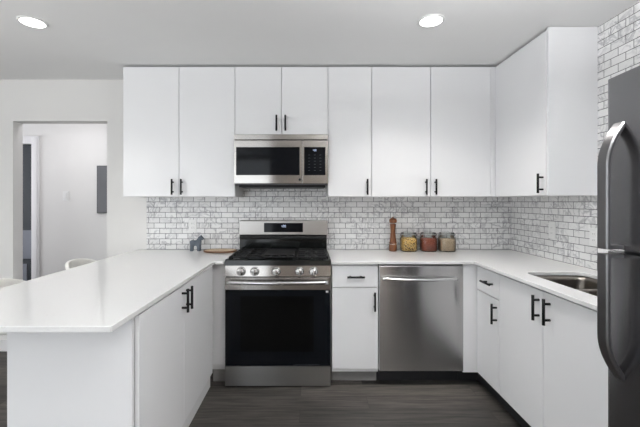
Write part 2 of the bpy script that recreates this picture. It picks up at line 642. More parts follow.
obj('kick_panel', box(B(), HD0 + 0.03, HD1 - 0.085, HY + 0.022, HY + 0.031, 0.05, 0.60, 0.004), M['doorgrey'], door)
struct('wall_left', box(B(), -4.6, -4.5, -3.0, YB + TH, 0, CEIL), M['wall'])
bm = B()
WX0, WX1, WZ0, WZ1 = -4.4, -0.92, 0.15, 2.36
box(bm, -4.5, WX0, -3.1, -3.0, 0, CEIL)
box(bm, WX1, XR + 0.12, -3.1, -3.0, 0, CEIL)
box(bm, WX0, WX1, -3.1, -3.0, 0, WZ0)
box(bm, WX0, WX1, -3.1, -3.0, WZ1, CEIL)
struct('wall_front', bm, M['rear'])
bm = B()
for x in (WX0, (WX0 + WX1) / 2 - 0.03, WX1 - 0.06):
    box(bm, x, x + 0.06, -3.07, -3.02, WZ0, WZ1)
box(bm, WX0, WX1, -3.07, -3.02, WZ0, WZ0 + 0.06)
box(bm, WX0, WX1, -3.07, -3.02, WZ1 - 0.06, WZ1)
struct('window_1', bm, M['trim'])
struct('wall_partition', box(B(), -0.68, XR, -0.92, -0.80, 0, CEIL), M['rear'])  # unseen wall, placed for the darker right half of the steel reflections
bm = B()
box(bm, -4.5, DX0, YB - 0.014, YB, 0, 0.10, 0.003)
box(bm, DX1, -1.25, YB - 0.014, YB, 0, 0.10, 0.003)
struct('baseboard_back', bm, M['trim'])
struct('baseboard_hallway', box(B(), HD1 + 0.09, -1.3, HY - 0.014, HY, 0, 0.10, 0.003), M['trim'])


# ------------------------------------------------------------------ wall plates
def outlet(p, facing, label, name='wall_outlet', cat='outlet', group=None):
    """cover plate with two sockets; facing '-y' or '-x'; p on the wall surface"""
    t = thing(name, label, cat, p, group)
    x, y, z = p

    def bb(a0, a1, b0, b1, d0, d1, bev):
        if facing == '-y':
            return box(B(), x + a0, x + a1, y - d1, y - d0, z + b0, z + b1, bev)
        return box(B(), x - d1, x - d0, y + a0, y + a1, z + b0, z + b1, bev)
    obj('cover_plate', bb(-0.036, 0.036, -0.058, 0.058, 0, 0.006, 0.002), M['plate'], t)
    if cat == 'switch':
        obj('rocker', bb(-0.016, 0.016, -0.033, 0.033, 0.004, 0.010, 0.002), M['plate'], t)
    else:
        for s in (-1, 1):
            k = obj('socket', bb(-0.017, 0.017, s * 0.02 - 0.014, s * 0.02 + 0.014, 0.004, 0.008, 0.0015), M['plate'], t)
            for q in (-1, 1):
                obj('slot', bb(q * 0.006 - 0.001, q * 0.006 + 0.001, s * 0.02 - 0.003, s * 0.02 + 0.006, 0.0075, 0.0083, 0), M['slot'], k)
    return t


outlet((-1.048, YB - 0.008, 1.125), '-y', 'white outlet plate on the marble tile above the blue-grey horse figurine')
outlet((XR - 0.008, 2.655, 1.128), '-x', 'white outlet plate in the middle of the right tiled wall under the corner cabinet')
outlet((XR - 0.008, 2.262, 1.118), '-x', 'white outlet plate on the right tiled wall close beside the fridge')
outlet((-2.89, HY, 1.41), '-y', 'white light switch plate on the hallway wall seen through the doorway', 'light_switch', 'switch')
t = thing('wall_picture', 'dark grey framed panel on the white hallway wall, cut off by the doorway edge', 'picture', (-2.33, HY, 1.49))
bx('frame', M['darkgrey'], t, -2.512, -2.15, HY - 0.025, HY, 1.205, 1.768, 0.003)
bx('picture_panel', M['picture'], t, -2.497, -2.165, HY - 0.028, HY - 0.022, 1.22, 1.753)

# ------------------------------------------------------------------ can lights
for (cx, cy), lab in zip(CANS, ('round recessed ceiling light on the right, above the double wall cabinet side',
                                'round recessed ceiling light at the far left, in front of the doorway')):
    t = thing('recessed_light', lab, 'ceiling light', (cx, cy, CEIL), 'recessed ceiling lights')
    obj('trim_ring', lathe(B(), [(0.066, 0), (0.080, 0), (0.080, -0.003), (0.077, -0.006), (0.066, -0.006), (0.064, -0.003), (0.066, 0)], (cx, cy, CEIL)), M['plate'], t)
    obj('lens', lathe(B(), [(0.0, -0.005), (0.065, -0.005), (0.065, -0.001), (0.0, -0.001)], (cx, cy, CEIL)), M['lamp'], t)

# ------------------------------------------------------------------ wall cabinets
UZ0, UZ1 = 1.382, 2.425
UY = 2.87            # face of the doors
G = 0.0021


def door_y(parent, x0, x1, z0, z1, y, handle=None, name='door', th=0.019, hlen=0.125):
    """flat slab door facing -y; handle = (x, z, 'v' or 'h')"""
    d = bx(name, M['cab'], parent, x0 + G, x1 - G, y, y + th, z0 + G, z1 - G, 0.0015)
    if handle:
        hx, hz, o = handle
        bar_pull(d, (hx, y, hz), (0, -1, 0), (0, 0, 1) if o == 'v' else (1, 0, 0), hlen)
    return d


def door_x(parent, x, s, y0, y1, z0, z1, handle=None, name='door', th=0.019, hlen=0.15):
    """flat slab door whose face is at x, facing s (+1 or -1)"""
    xa, xb = (x - th, x) if s > 0 else (x, x + th)
    d = bx(name, M['cab'], parent, xa, xb, y0 + G, y1 - G, z0 + G, z1 - G, 0.0015)
    if handle:
        hy, hz, o = handle
        bar_pull(d, (x, hy, hz), (s, 0, 0), (0, 0, 1) if o == 'v' else (0, 1, 0), hlen)
    return d


def px2x(px, y):
    return (px - 309.5) * y / F_PX


def wall_cab(label, x0, x1, splits, z0, handles, filler=None):
    t = thing('wall_cabinet', label, 'cabinet', ((x0 + x1) / 2, YB, z0), 'white wall cabinets')
    bx('body', M['carcass'], t, x0 + 0.001, x1 - 0.001, UY + 0.021, YB - 0.0085, z0, UZ1)
    xs = [x0] + splits + [x1]
    for i in range(len(xs) - 1):
        door_y(t, xs[i], xs[i + 1], z0, UZ1, UY, (handles[i], z0 + (0.078 if z0 < 1.5 else 0.088), 'v') if handles[i] is not None else None)
    if filler:
        bx('filler_strip', M['cab'], t, filler[0], filler[1], UY + 0.006, UY + 0.021, z0, UZ1)
    return t


U = [px2x(p, UY) for p in (123, 179, 235, 281.5, 328, 371.7, 430.7, 490.5)]
wall_cab('tall white two-door wall cabinet left of the microwave', U[0], U[2], [U[1]], UZ0,
         [px2x(173.2, UY), px2x(182.3, UY)])
wall_cab('short white two-door wall cabinet directly above the microwave', U[2], U[4], [U[3]], 1.880,
         [px2x(276.7, UY), px2x(285.6, UY)])
wall_cab('narrow white single-door wall cabinet right of the microwave', U[4], U[5], [], UZ0,
         [px2x(367, UY)])
wall_cab('white two-door wall cabinet above the pepper mill and jars', U[5], U[7], [U[6]], UZ0,
         [px2x(425.5, UY), px2x(435, UY)], (U[7] + 0.002, 1.4945))
XU = 1.492           # right wall cabinet door face
UYE = 2.256
t = thing('wall_cabinet', 'white corner wall cabinet on the right wall with its side panel facing out', 'cabinet', (XR, 2.55, UZ0), 'white wall cabinets')
bx('body', M['carcass'], t, XU + 0.021, XR - 0.0085, UYE + 0.001, YB - 0.0085, UZ0, UZ1)
bx('side_panel', M['cab'], t, XU + 0.002, XR - 0.0085, UYE - 0.018, UYE, UZ0, UZ1 + 0.012, 0.001)
door_x(t, XU, -1, UYE + 0.001, UY + 0.004, UZ0, UZ1, (2.287, UZ0 + 0.078, 'v'), hlen=0.125)

# ------------------------------------------------------------------ base cabinets
BY = 2.60            # door faces on the back run
BX = 1.21            # door faces on the right run
PX = -0.70           # door faces of the peninsula
TOP0 = 0.893         # underside of worktop
DZ0, DZ1 = 0.112, 0.880

t = thing('base_cabinet', 'narrow white base cabinet with one drawer and one door between stove and dishwasher', 'cabinet', (0.335, 2.9, 0), 'white base cabinets')
x0, x1 = px2x(332, BY), px2x(379, BY) - 0.004
bx('body', M['carcass'], t, x0, x1, BY + 0.021, YB - 0.0085, 0.10, TOP0)
d = door_y(t, x0, x1, 0.722, DZ1, BY, (px2x(355.5, BY), 0.799, 'h'), 'drawer', hlen=0.125)
d = door_y(t, x0, x1, 0.128, 0.718, BY, (px2x(374.3, BY), 0.622, 'v'), hlen=0.135)
bx('toe_kick', M['toegrey'], t, x0, x1, BY + 0.09, BY + 0.102, 0.0, 0.10)

# blind corner filler and drawer cabinet of the right run
t = thing('base_cabinet', 'white corner base cabinet with a small drawer over a narrow door, right of the dishwasher', 'cabinet', (1.5, 2.6, 0), 'white base cabinets')
bx('body', M['carcass'], t, BX + 0.021, XR - 0.0085, 2.288, YB - 0.0085, 0.10, TOP0)
xf = px2x(463.6, BY)
bx('filler_panel', M['cab'], t, xf, BX + 0.021, BY + 0.008, BY + 0.026, 0.10, TOP0 - 0.002)
door_x(t, BX, -1, 2.287, 2.586, 0.714, DZ1, (2.405, 0.797, 'h'), 'drawer', hlen=0.125)
door_x(t, BX, -1, 2.287, 2.586, DZ0, 0.710, (2.314, 0.617, 'v'), hlen=0.13)
bx('toe_kick', M['toe'], t, BX + 0.06, BX + 0.075, 2.288, BY + 0.115, 0.0, 0.10)
bx('toe_kick', M['toe'], t, xf, BX + 0.06, BY + 0.10, BY + 0.115, 0.0, 0.10)

t = thing('base_cabinet', 'white two-door sink base cabinet on the right, next to the fridge', 'cabinet', (1.5, 1.86, 0), 'white base cabinets')
bm = B()
box(bm, BX + 0.021, XR - 0.0085, 1.27, 2.286, 0.10, 0.62)
box(bm, BX + 0.021, BX + 0.06, 1.27, 2.286, 0.62, TOP0)
box(bm, BX + 0.06, XR - 0.0085, 2.262, 2.286, 0.62, TOP0)
box(bm, BX + 0.06, XR - 0.0085, 1.27, 1.30, 0.62, TOP0)
obj('body', bm, M['carcass'], t)
door_x(t, BX, -1, 1.855, 2.285, DZ0, DZ1, (1.887, 0.785, 'v'), hlen=0.132)
door_x(t, BX, -1, 1.425, 1.855, DZ0, DZ1, (1.801, 0.787, 'v'), hlen=0.132)
bx('filler_panel', M['cab'], t, BX, BX + 0.021, 1.27, 1.424, DZ0, DZ1)
bx('toe_kick', M['toe'], t, BX + 0.06, BX + 0.075, 1.27, 2.286, 0.0, 0.10)

# peninsula
t = thing('peninsula_cabinet', 'white peninsula base cabinet with end panel and two doors, at the front left', 'cabinet', (-0.96, 2.0, 0), 'white base cabinets')
PY0 = 1.45
bx('body', M['carcass'], t, -1.205, PX - 0.021, PY0 + 0.02, 2.60, 0.0, TOP0)
bx('back_panel', M['cab'], t, -1.225, -1.205, PY0 + 0.0185, YB - 0.0155, 0.0, TOP0 - 0.001)
bx('end_panel', M['cab'], t, -1.225, PX - 0.0195, PY0, PY0 + 0.018, 0.0, TOP0 - 0.001, 0.001)
door_x(t, PX, 1, PY0 + 0.02, 2.0, 0.105, DZ1, (1.965, 0.80, 'v'), hlen=0.128)
door_x(t, PX, 1, 2.0, 2.588, 0.105, DZ1, (2.033, 0.80, 'v'), hlen=0.128)
t = thing('base_cabinet', 'narrow grey-white filler cabinet in the corner between peninsula doors and stove', 'cabinet', (-0.66, 2.9, 0), 'white base cabinets')
xl = -0.617
bx('body', M['carcass'], t, -1.203, xl, BY + 0.055, YB - 0.0155, 0.10, TOP0)
bx('filler_panel', M['cab'], t, PX - 0.02, xl, BY + 0.035, BY + 0.054, 0.145, TOP0 - 0.002)
bx('toe_kick', M['toegrey'], t, PX - 0.02, xl, BY + 0.075, BY + 0.09, 0.0, 0.145)

# ------------------------------------------------------------------ worktops
XW = XR - 0.009
YW = YB - 0.009
FY = 2.575
PXE = -0.682
bm = prism(B(), [(-1.53, 1.232), (PXE - 0.004, 1.232), (PXE, 1.236), (PXE, FY), (-0.616, FY), (-0.616, YW), (TX0, YW), (TX0, YB - 0.001), (-1.54, YB - 0.001)],
           TOP0, CT)
w1 = obj('worktop', bm, M['quartz'], None, (-1.1, 2.2, TOP0))
tag(w1, 'white quartz worktop of the peninsula reaching to the left side of the stove', 'countertop')
md = w1.modifiers.new('edge', 'BEVEL')
md.width = 0.002; md.segments = 2; md.limit_method = 'ANGLE'


def rrect(x0, x1, y0, y1, r, n=8):
    pts = []
    for cx, cy, a in ((x1 - r, y1 - r, 0), (x0 + r, y1 - r, 1), (x0 + r, y0 + r, 2), (x1 - r, y0 + r, 3)):
        for k in range(n + 1):
            th = (a + k / n) * PI / 2
            pts.append((cx + r * math.cos(th), cy + r * math.sin(th)))
    return pts


SX0, SX1, SY0, SY1 = 1.305, 1.665, 1.40, 2.185
xr0 = px2x(330.9, BY)
bm = prism(B(), [(0.157, FY), (1.183, FY), (1.183, 1.262), (XW, 1.262), (XW, YW), (0.157, YW)], TOP0, CT,
           [rrect(SX0, SX1, SY0, SY1, 0.06)])
w2 = obj('worktop', bm, M['quartz'], None, (1.2, 2.4, TOP0))
tag(w2, 'white quartz worktop on the right running from the stove round the corner to the fridge', 'countertop')
md = w2.modifiers.new('edge', 'BEVEL')
md.width = 0.002; md.segments = 2; md.limit_method = 'ANGLE'

# sink
t = thing('kitchen_sink', 'undermount stainless steel sink set in the right worktop', 'sink', (1.485, 1.79, TOP0))


def bowl(y0, y1, zt, zb):
    bm = B()
    loops = []
    for inset, z in ((0.0, zt), (0.004, zt - 0.03), (0.010, zb + 0.02), (0.03, zb)):
        loops.append([bm.verts.new((x, y, z)) for x, y in rrect(SX0 - 0.004 + inset, SX1 + 0.004 - inset, y0 + inset, y1 - inset, 0.055)])
    for a, b2 in zip(loops, loops[1:]):
        for k in range(len(a)):
            f = bm.faces.new((a[k], a[(k + 1) % len(a)], b2[(k + 1) % len(a)], b2[k]))
            f.smooth = True
    bm.faces.new(loops[-1])
    bmesh.ops.recalc_face_normals(bm, faces=bm.faces[:])
    bmesh.ops.reverse_faces(bm, faces=bm.faces[:])
    return bm


o = obj('basin', bowl(SY0 - 0.004, SY1 + 0.004, TOP0 - 0.0005, 0.68), M['sink'], t)
md = o.modifiers.new('sheet', 'SOLIDIFY'); md.thickness = 0.0015; md.offset = 1
bm = B()
box(bm, SX0 + 0.012, SX1 - 0.012, 1.935, 1.96, 0.69, 0.866, 0.008, 3)
obj('divider', bm, M['sink'], t)
for yy in (1.66, 2.06):
    obj('drain', lathe(B(), [(0.0, 0.004), (0.03, 0.003), (0.042, 0.005), (0.044, 0.001), (0.0, 0.001)], (1.485, yy, 0.681)), M['chrome'], t)

# ------------------------------------------------------------------ stove
RX0, RX1 = -0.613, 0.1545
RC = (RX0 + RX1) / 2
RY = 2.588           # front of door
t = thing('gas_range', 'stainless steel gas stove with black oven door and five knobs', 'stove', (RC, 2.9, 0))
bx('body', M['darkgrey'], t, RX0, RX1, RY + 0.035, YB - 0.012, 0.022, 0.885)
d = bx('oven_door', M['steel'], t, RX0 + 0.001, RX1 - 0.001, RY, RY + 0.033, 0.156, 0.795, 0.003)
g = bx('door_glass', M['bglass'], d, RX0 + 0.004, RX1 - 0.004, RY - 0.004, RY + 0.002, 0.158, 0.706, 0.003)
bx('oven_window', M['owin'], g, RX0 + 0.115, RX1 - 0.125, RY - 0.0046, RY - 0.003, 0.26, 0.66)
bx('badge', M['silvermark'], g, RX1 - 0.036, RX1 - 0.018, RY - 0.0052, RY - 0.003, 0.687, 0.700)
bx('badge', M['mark'], g, RX1 - 0.27, RX1 - 0.08, RY - 0.0052, RY - 0.003, 0.1655, 0.1685)
# bowed handle
bm = B()
pts = []
for k in range(25):
    u = k / 24
    x = RX0 + 0.022 + (RX1 - RX0 - 0.044) * u
    pts.append((x, RY - 0.030 - 0.022 * math.sin(PI * u), 0.764))
tube(bm, pts, 0.014, 12)
for s in (0, 1):
    x = (RX0 + 0.035) if s == 0 else (RX1 - 0.035)
    box(bm, x - 0.012, x + 0.012, RY - 0.032, RY + 0.001, 0.753, 0.775, 0.003)
obj('handle', bm, M['chrome'], d)
bx('drawer', M['steeld'], t, RX0 + 0.001, RX1 - 0.001, RY - 0.002, RY + 0.033, 0.010, 0.152, 0.003)
# control panel, leaning back
bm = B()
vs = [(RX0, RY - 0.004, 0.803), (RX0, RY + 0.05, 0.803), (RX0, RY + 0.05, 0.878), (RX0, RY + 0.010, 0.878)]
a = [bm.verts.new(v) for v in vs]
b2 = [bm.verts.new((RX1, v[1], v[2])) for v in vs]
for k in range(4):
    bm.faces.new((a[k], a[(k + 1) % 4], b2[(k + 1) % 4], b2[k]))
bm.faces.new(a[::-1]); bm.faces.new(b2)
bmesh.ops.recalc_face_normals(bm, faces=bm.faces[:])
cp = obj('control_panel', bm, M['steel'], t)
for px in (241.2, 254.8, 276.2, 299.4, 313.5):
    kx = px2x(px, RY)
    kz = 0.838
    ky = RY + 0.004
    kb = obj('knob', lathe(B(), [(0.0, 0.036), (0.024, 0.035), (0.0265, 0.031), (0.028, 0.006), (0.033, 0.004), (0.033, -0.004)], (kx, ky, kz), 'y', 24), M['steelv'], cp)
    obj('pointer', box(B(), kx - 0.0045, kx + 0.0045, ky - 0.043, ky - 0.034, kz - 0.02, kz + 0.02, 0.002), M['chrome'], kb)
# cooktop
bm = B()
vs = [(RX0, RY + 0.006, 0.879), (RX0, YB - 0.10, 0.879), (RX0, YB - 0.10, 0.922), (RX0, RY + 0.030, 0.922), (RX0, RY + 0.012, 0.916)]
a = [bm.verts.new(v) for v in vs]
b2 = [bm.verts.new((RX1, v[1], v[2])) for v in vs]
for k in range(5):
    bm.faces.new((a[k], a[(k + 1) % 5], b2[(k + 1) % 5], b2[k]))
bm.faces.new(a[::-1]); bm.faces.new(b2)
bmesh.ops.recalc_face_normals(bm, faces=bm.faces[:])
ck = obj('cooktop', bm, M['enamel'], t)
for bxx, byy in ((RX0 + 0.14, 2.76), (RX0 + 0.14, 2.98), (RC, 2.87), (RX1 - 0.14, 2.76), (RX1 - 0.14, 2.98)):
    obj('burner', lathe(B(), [(0.0, 0.020), (0.034, 0.019), (0.038, 0.012), (0.050, 0.010), (0.052, 0.0)], (bxx, byy, 0.915), n=24), M['iron'], ck)
gw = (RX1 - RX0 - 0.03) / 3
for i in range(3):
    g0 = RX0 + 0.015 + gw * i + 0.002
    g1 = g0 + gw - 0.004
    y0, y1 = RY + 0.06, YB - 0.125
    bm = B()
    zt0, zt1 = 0.927, 0.938
    for xx in (g0, g1 - 0.012):
        box(bm, xx, xx + 0.012, y0, y1, zt0, zt1, 0.002)
    for yy in (y0, (y0 + y1) / 2 - 0.006, y1 - 0.012):
        box(bm, g0, g1, yy, yy + 0.012, zt0, zt1, 0.002)
    for xx in (g0, g1 - 0.012):
        for yy in (y0, y1 - 0.012):
            box(bm, xx, xx + 0.012, yy, yy + 0.012, 0.921, zt0 + 0.004)
    if i != 1:
        box(bm, (g0 + g1) / 2 - 0.006, (g0 + g1) / 2 + 0.006, y0, y1, zt0, zt1, 0.002)
        for yc in (2.76, 2.98):
            box(bm, g0, g1, yc - 0.006, yc + 0.006, zt0, zt1, 0.002)
    else:
        for k in range(1, 4):
            xx = g0 + (g1 - g0) * k / 4
            box(bm, xx - 0.006, xx + 0.006, y0, y1, zt0, zt1, 0.002)
    obj('grate', bm, M['iron'], ck)
obj('griddle', box(B(), RC - 0.11, RC + 0.11, RY + 0.10, YB - 0.17, 0.9385, 0.944, 0.002), M['iron'], ck)
# backguard
bg = bx('backguard', M['enamel'], t, RX0 + 0.004, RX1 - 0.004, YB - 0.098, YB - 0.012, 0.888, 1.052, 0.003)
bx('rear_vent', M['iron'], bg, RX0 + 0.006, RX1 - 0.006, YB - 0.118, YB - 0.096, 1.015, 1.046, 0.008)
tp = bx('top_panel', M['steelr'], bg, RX0 + 0.002, RX1 + 0.002, YB - 0.115, YB - 0.012, 1.052, 1.178, 0.006)
dy = YB - 0.115
dp = bx('display', M['bglass'], tp, px2x(264, dy), px2x(303, dy), dy - 0.003, dy + 0.002, 1.078, 1.158, 0.002)


def seven(bm, x, z, w_, h, ch, y):
    s = w_ * 0.2
    seg = {'0': 'abcdef', '1': 'bc', '2': 'abged', '3': 'abgcd', '5': 'afgcd', '8': 'abcdefg', '4': 'fgbc'}[ch]
    R = {'a': (0, w_, h - s, h), 'd': (0, w_, 0, s), 'g': (0, w_, h / 2 - s / 2, h / 2 + s / 2),
         'f': (0, s, h / 2, h), 'e': (0, s, 0, h / 2), 'b': (w_ - s, w_, h / 2, h), 'c': (w_ - s, w_, 0, h / 2)}
    for q in seg:
        a0, a1, c0, c1 = R[q]
        box(bm, x + a0, x + a1, y - 0.001, y + 0.001, z + c0, z + c1)


def clock(parent, x, z, y, h, txt):
    bm = B()
    w_ = h * 0.5
    for ch in txt:
        if ch == ':':
            for q in (0.25, 0.65):
                box(bm, x, x + h * 0.12, y - 0.001, y + 0.001, z + h * q, z + h * (q + 0.12))
            x += h * 0.28
        else:
            seven(bm, x, z, w_, h, ch, y)
            x += w_ * 1.4
    return obj('clock_digits', bm, M['digit'], parent)


clock(dp, px2x(281.0, dy), 1.121, dy - 0.003, 0.019, '1:00')
for q in (RX0 + 0.06, RX1 - 0.06):
    for yy in (RY + 0.08, YB - 0.1):
        obj('foot', lathe(B(), [(0.0, 0.024), (0.018, 0.024), (0.018, 0.0), (0.0, 0.0)], (q, yy, 0.0), n=16), M['black'], t)

# ------------------------------------------------------------------ microwave
MY = 2.82
MX0, MX1 = px2x(234.0, MY), px2x(328.0, MY)
t = thing('microwave_oven', 'stainless steel over-the-range microwave with black glass door under the short cabinet', 'microwave', ((MX0 + MX1) / 2, 3.0, 1.48))
MZ0, MZ1 = 1.488, 1.875


def mz(py):
    return CAM_H - (py - 201.5) * MY / F_PX


bx('body', M['darkgrey'], t, U[2] + 0.003, U[4] - 0.003, MY + 0.0455, YB - 0.0085, MZ0 - 0.012, MZ1)
bx('top_grille', M['steel'], t, MX0, MX1, MY + 0.004, MY + 0.045, mz(139.6), MZ1, 0.003)
xd = px2x(302.2, MY)
d = bx('door', M['steel'], t, MX0, xd - 0.001, MY, MY + 0.045, mz(183.6), mz(140.2), 0.003)
bx('door_glass', M['bglass'], d, px2x(236, MY), px2x(299.6, MY), MY - 0.002, MY + 0.01, mz(175.2), mz(147), 0.003)
obj('badge', lathe(B(), [(0.0, 0.002), (0.009, 0.002), (0.010, 0.0)], (px2x(301.3, MY) - 0.012, MY, mz(179.5)), 'y', 20), M['mark'], d)
c = bx('control_panel', M['steel'], t, xd + 0.001, MX1, MY, MY + 0.045, mz(183.6), mz(140.2), 0.003)
kp = bx('keypad', M['bglass'], c, px2x(304.2, MY), px2x(325.4, MY), MY - 0.002, MY + 0.01, mz(175.2), mz(147), 0.002)
clock(kp, px2x(312.4, MY), mz(151.2), MY - 0.002, 0.014, '1:00')
for r_ in range(6):
    for k in range(3):
        x = px2x(308.3 + 5.6 * k, MY)
        z = mz(155.2 + 3.1 * r_)
        bx('key', M['mark'], kp, x, x + 0.014, MY - 0.0028, MY - 0.001, z, z + 0.0035)
bx('underside_vent', M['black'], t, MX0 + 0.03, MX1 - 0.02, MY + 0.05, YB - 0.05, MZ0 - 0.030, MZ0 - 0.010)

# ------------------------------------------------------------------ dishwasher
WX_0, WX_1 = px2x(379, BY) + 0.001, px2x(463.3, BY)
t = thing('dishwasher', 'stainless steel dishwasher with a bowed bar handle under the right worktop', 'dishwasher', ((WX_0 + WX_1) / 2, 2.9, 0))
bx('body', M['darkgrey'], t, WX_0 + 0.004, WX_1 - 0.004, BY + 0.043, YB - 0.02, 0.10, 0.885)
d = bx('door', M['steelv'], t, WX_0, WX_1, BY - 0.002, BY + 0.042, 0.112, 0.876, 0.004)
bx('control_strip', M['darkgrey'], d, WX_0 + 0.002, WX_1 - 0.002, BY + 0.004, BY + 0.04, 0.874, 0.890)
bm = B()
pts = []
ww = WX_1 - WX_0
for k in range(25):
    u = k / 24
    pts.append((WX_0 + 0.02 + (ww - 0.075) * u, BY - 0.030 - 0.020 * math.sin(PI * u), 0.789 - 0.006 * math.sin(PI * u)))
tube(bm, pts, 0.0105, 12)
for x in (WX_0 + 0.032, WX_1 - 0.067):
    box(bm, x - 0.012, x + 0.012, BY - 0.034, BY - 0.001, 0.779, 0.799, 0.003)
obj('handle', bm, M['chrome'], d)
bx('toe_kick', M['toe'], t, WX_0, WX_1, BY + 0.10, BY + 0.115, 0.0, 0.108)

# ------------------------------------------------------------------ fridge
FX = 0.995
FY1 = 1.223
FY0 = 0.48
FT = 1.756
GAP = 1.183
t = thing('refrigerator', 'dark stainless steel fridge with top freezer and curved handles at the right edge', 'refrigerator', (1.42, 0.85, 0))
bx('body', M['fridgeside'], t, FX + 0.075, 1.785, FY0 + 0.004, FY1 - 0.004, 0.02, FT - 0.006, 0.004)


def convex_door(name, z0, z1):
    half = (FY1 - FY0) / 2
    ym = (FY0 + FY1) / 2
    r = 0.020
    out = []
    for k in range(33):
        t_ = -1 + 2 * k / 32
        y = ym + t_ * (half - r)
        out.append((FX + 0.014 * abs(t_) ** 2.4, y))
    x_e = FX + 0.014
    far = [(x_e + r * (1 - math.cos(a)), ym + half - r + r * math.sin(a)) for a in [PI / 2 * q / 8 for q in range(1, 9)]]
    near = [(x, 2 * ym - y) for x, y in far][::-1]
    loop = near + out + far + [(FX + 0.07, FY1), (FX + 0.07, FY0)]
    bm = prism(B(), loop, z0, z1)
    o = obj(name, bm, M['slate'], t)
    md = o.modifiers.new('edge', 'BEVEL')
    md.width = 0.005; md.segments = 2; md.limit_method = 'ANGLE'; md.angle_limit = math.radians(60)
    o.data.shade_smooth()
    md = o.modifiers.new('normals', 'WEIGHTED_NORMAL')
    md.keep_sharp = True
    return o


d1 = convex_door('freezer_door', GAP + 0.006, FT)
d2 = convex_door('fridge_door', 0.09, GAP - 0.006)
bx('base_grille', M['black'], t, FX + 0.03, FX + 0.08, FY0 + 0.01, FY1 - 0.01, 0.02, 0.085)
bx('hinge_cover', M['darkgrey'], t, FX + 0.02, FX + 0.12, FY0 + 0.01, FY0 + 0.08, FT - 0.004, FT + 0.015, 0.004)


def fridge_handle(zs, ze, door, gap_end):
    """bar from the gap bracket zs to the far end ze, bending into the door"""
    s = 1 if ze > zs else -1
    xg = FX - 0.041
    yh = 1.160
    bm = B()
    pts = [(xg, yh, zs), (xg, yh, zs + s * 0.08)]
    bend = ze - s * 0.135
    pts.append((xg, yh, bend))
    for k in range(1, 13):
        u = k / 12
        pts.append((xg + (FX + 0.012 - xg) * (u ** 1.8), yh, bend + s * 0.135 * (u ** 0.95)))
    sweep(bm, pts, 0.042, 0.016)
    box(bm, xg - 0.004, FX + 0.014, yh - 0.018, yh + 0.018, min(zs, zs + s * 0.012), max(zs, zs + s * 0.012), 0.002)
    return obj('handle', bm, M['slatebar'], door)


fridge_handle(GAP + 0.008, 1.595, d1, 0)
fridge_handle(GAP - 0.008, 0.775, d2, 0)
for q in (FX + 0.15, 1.72):
    for yy in (FY0 + 0.06, FY1 - 0.06):
        obj('foot', lathe(B(), [(0.0, 0.022), (0.02, 0.022), (0.02, 0.0), (0.0, 0.0)], (q, yy, 0.0), n=16), M['black'], t)

# ------------------------------------------------------------------ bar stools
SXC, SYC = -1.655, 2.84


def make_stool(label):
    t = thing('bar_stool', label, 'stool', (SXC, SYC, 0), 'white bar stools at the peninsula')
    # curved one-piece shell: low back wrapping round to the sides
    bm = B()
    nu, nv = 24, 8
    grid = []
    for j in range(nv + 1):
        v = j / nv
        row = []
        for i in range(nu + 1):
            u = i / nu * 2 - 1
            ang = PI + u * 0.95                       # the back points to -x
            rad = 0.205 + 0.012 * v
            top = 0.884 - 0.05 * abs(u) ** 2.5
            z = 0.665 + (top - 0.665) * v
            row.append(bm.verts.new((SXC + rad * math.cos(ang) * 1.0, SYC + rad * math.sin(ang) * 1.08, z)))
        grid.append(row)
    for j in range(nv):
        for i in range(nu):
            f = bm.faces.new((grid[j][i], grid[j][i + 1], grid[j + 1][i + 1], grid[j + 1][i]))
            f.smooth = True
    bk = obj('backrest', bm, M['stool'], t)
    md = bk.modifiers.new('shell', 'SOLIDIFY'); md.thickness = 0.028; md.offset = 0
    md = bk.modifiers.new('soft', 'BEVEL'); md.width = 0.007; md.segments = 3; md.limit_method = 'ANGLE'
    obj('seat', lathe(B(), [(0.0, 0.662), (0.15, 0.664), (0.185, 0.672), (0.20, 0.668), (0.205, 0.652), (0.18, 0.636), (0.0, 0.632)], (SXC, SYC, 0), n=40, power=2.6), M['stool'], t)
    corners = [(-1, -1), (1, -1), (1, 1), (-1, 1)]
    for a, c in corners:
        obj('leg', tube(B(), [(SXC + a * 0.12, SYC + c * 0.12, 0.640), (SXC + a * 0.19, SYC + c * 0.19, 0.0)], [0.013, 0.010], 12), M['leg'], t)
    bm = B()
    for k in (1,):
        a, c = corners[k]
        a2, c2 = corners[(k + 1) % 4]
        tube(bm, [(SXC + a * 0.166, SYC + c * 0.166, 0.22), (SXC + a2 * 0.166, SYC + c2 * 0.166, 0.22)], 0.007, 10)
    obj('foot_rail', bm, M['leg'], t)
    return t


st = make_stool('white bar stool tucked under the peninsula, the one farther back, in front of the doorway')
s2 = copy_tree(st)
s2.location = (SXC, SYC - 0.76, 0)
s2['label'] = 'white bar stool at the left edge of the picture, the one nearer the camera'

# ------------------------------------------------------------------ horse figurine
HX, HYY = px2x(196.5, 3.11), 3.11
S = 0.135
outline = [(-0.052, 0.0), (-0.052, 0.055), (-0.056, 0.075), (-0.053, 0.088), (-0.040, 0.095), (-0.015, 0.092),
           (0.004, 0.097), (0.016, 0.116), (0.026, 0.127), (0.034, 0.130), (0.037, 0.140), (0.043, 0.131),
           (0.052, 0.122), (0.063, 0.107), (0.062, 0.098), (0.054, 0.096), (0.046, 0.101), (0.041, 0.098),
           (0.040, 0.085), (0.038, 0.060), (0.036, 0.0), (0.010, 0.0), (0.008, 0.038), (0.0, 0.046),
           (-0.018, 0.046), (-0.025, 0.038), (-0.027, 0.0)]
bm = B()
front = [bm.verts.new((HX + x, HYY - 0.018, CT + z)) for x, z in outline]
edges = [bm.edges.new((front[i], front[(i + 1) % len(front)])) for i in range(len(front))]
r = bmesh.ops.triangle_fill(bm, edges=edges, use_beauty=True)
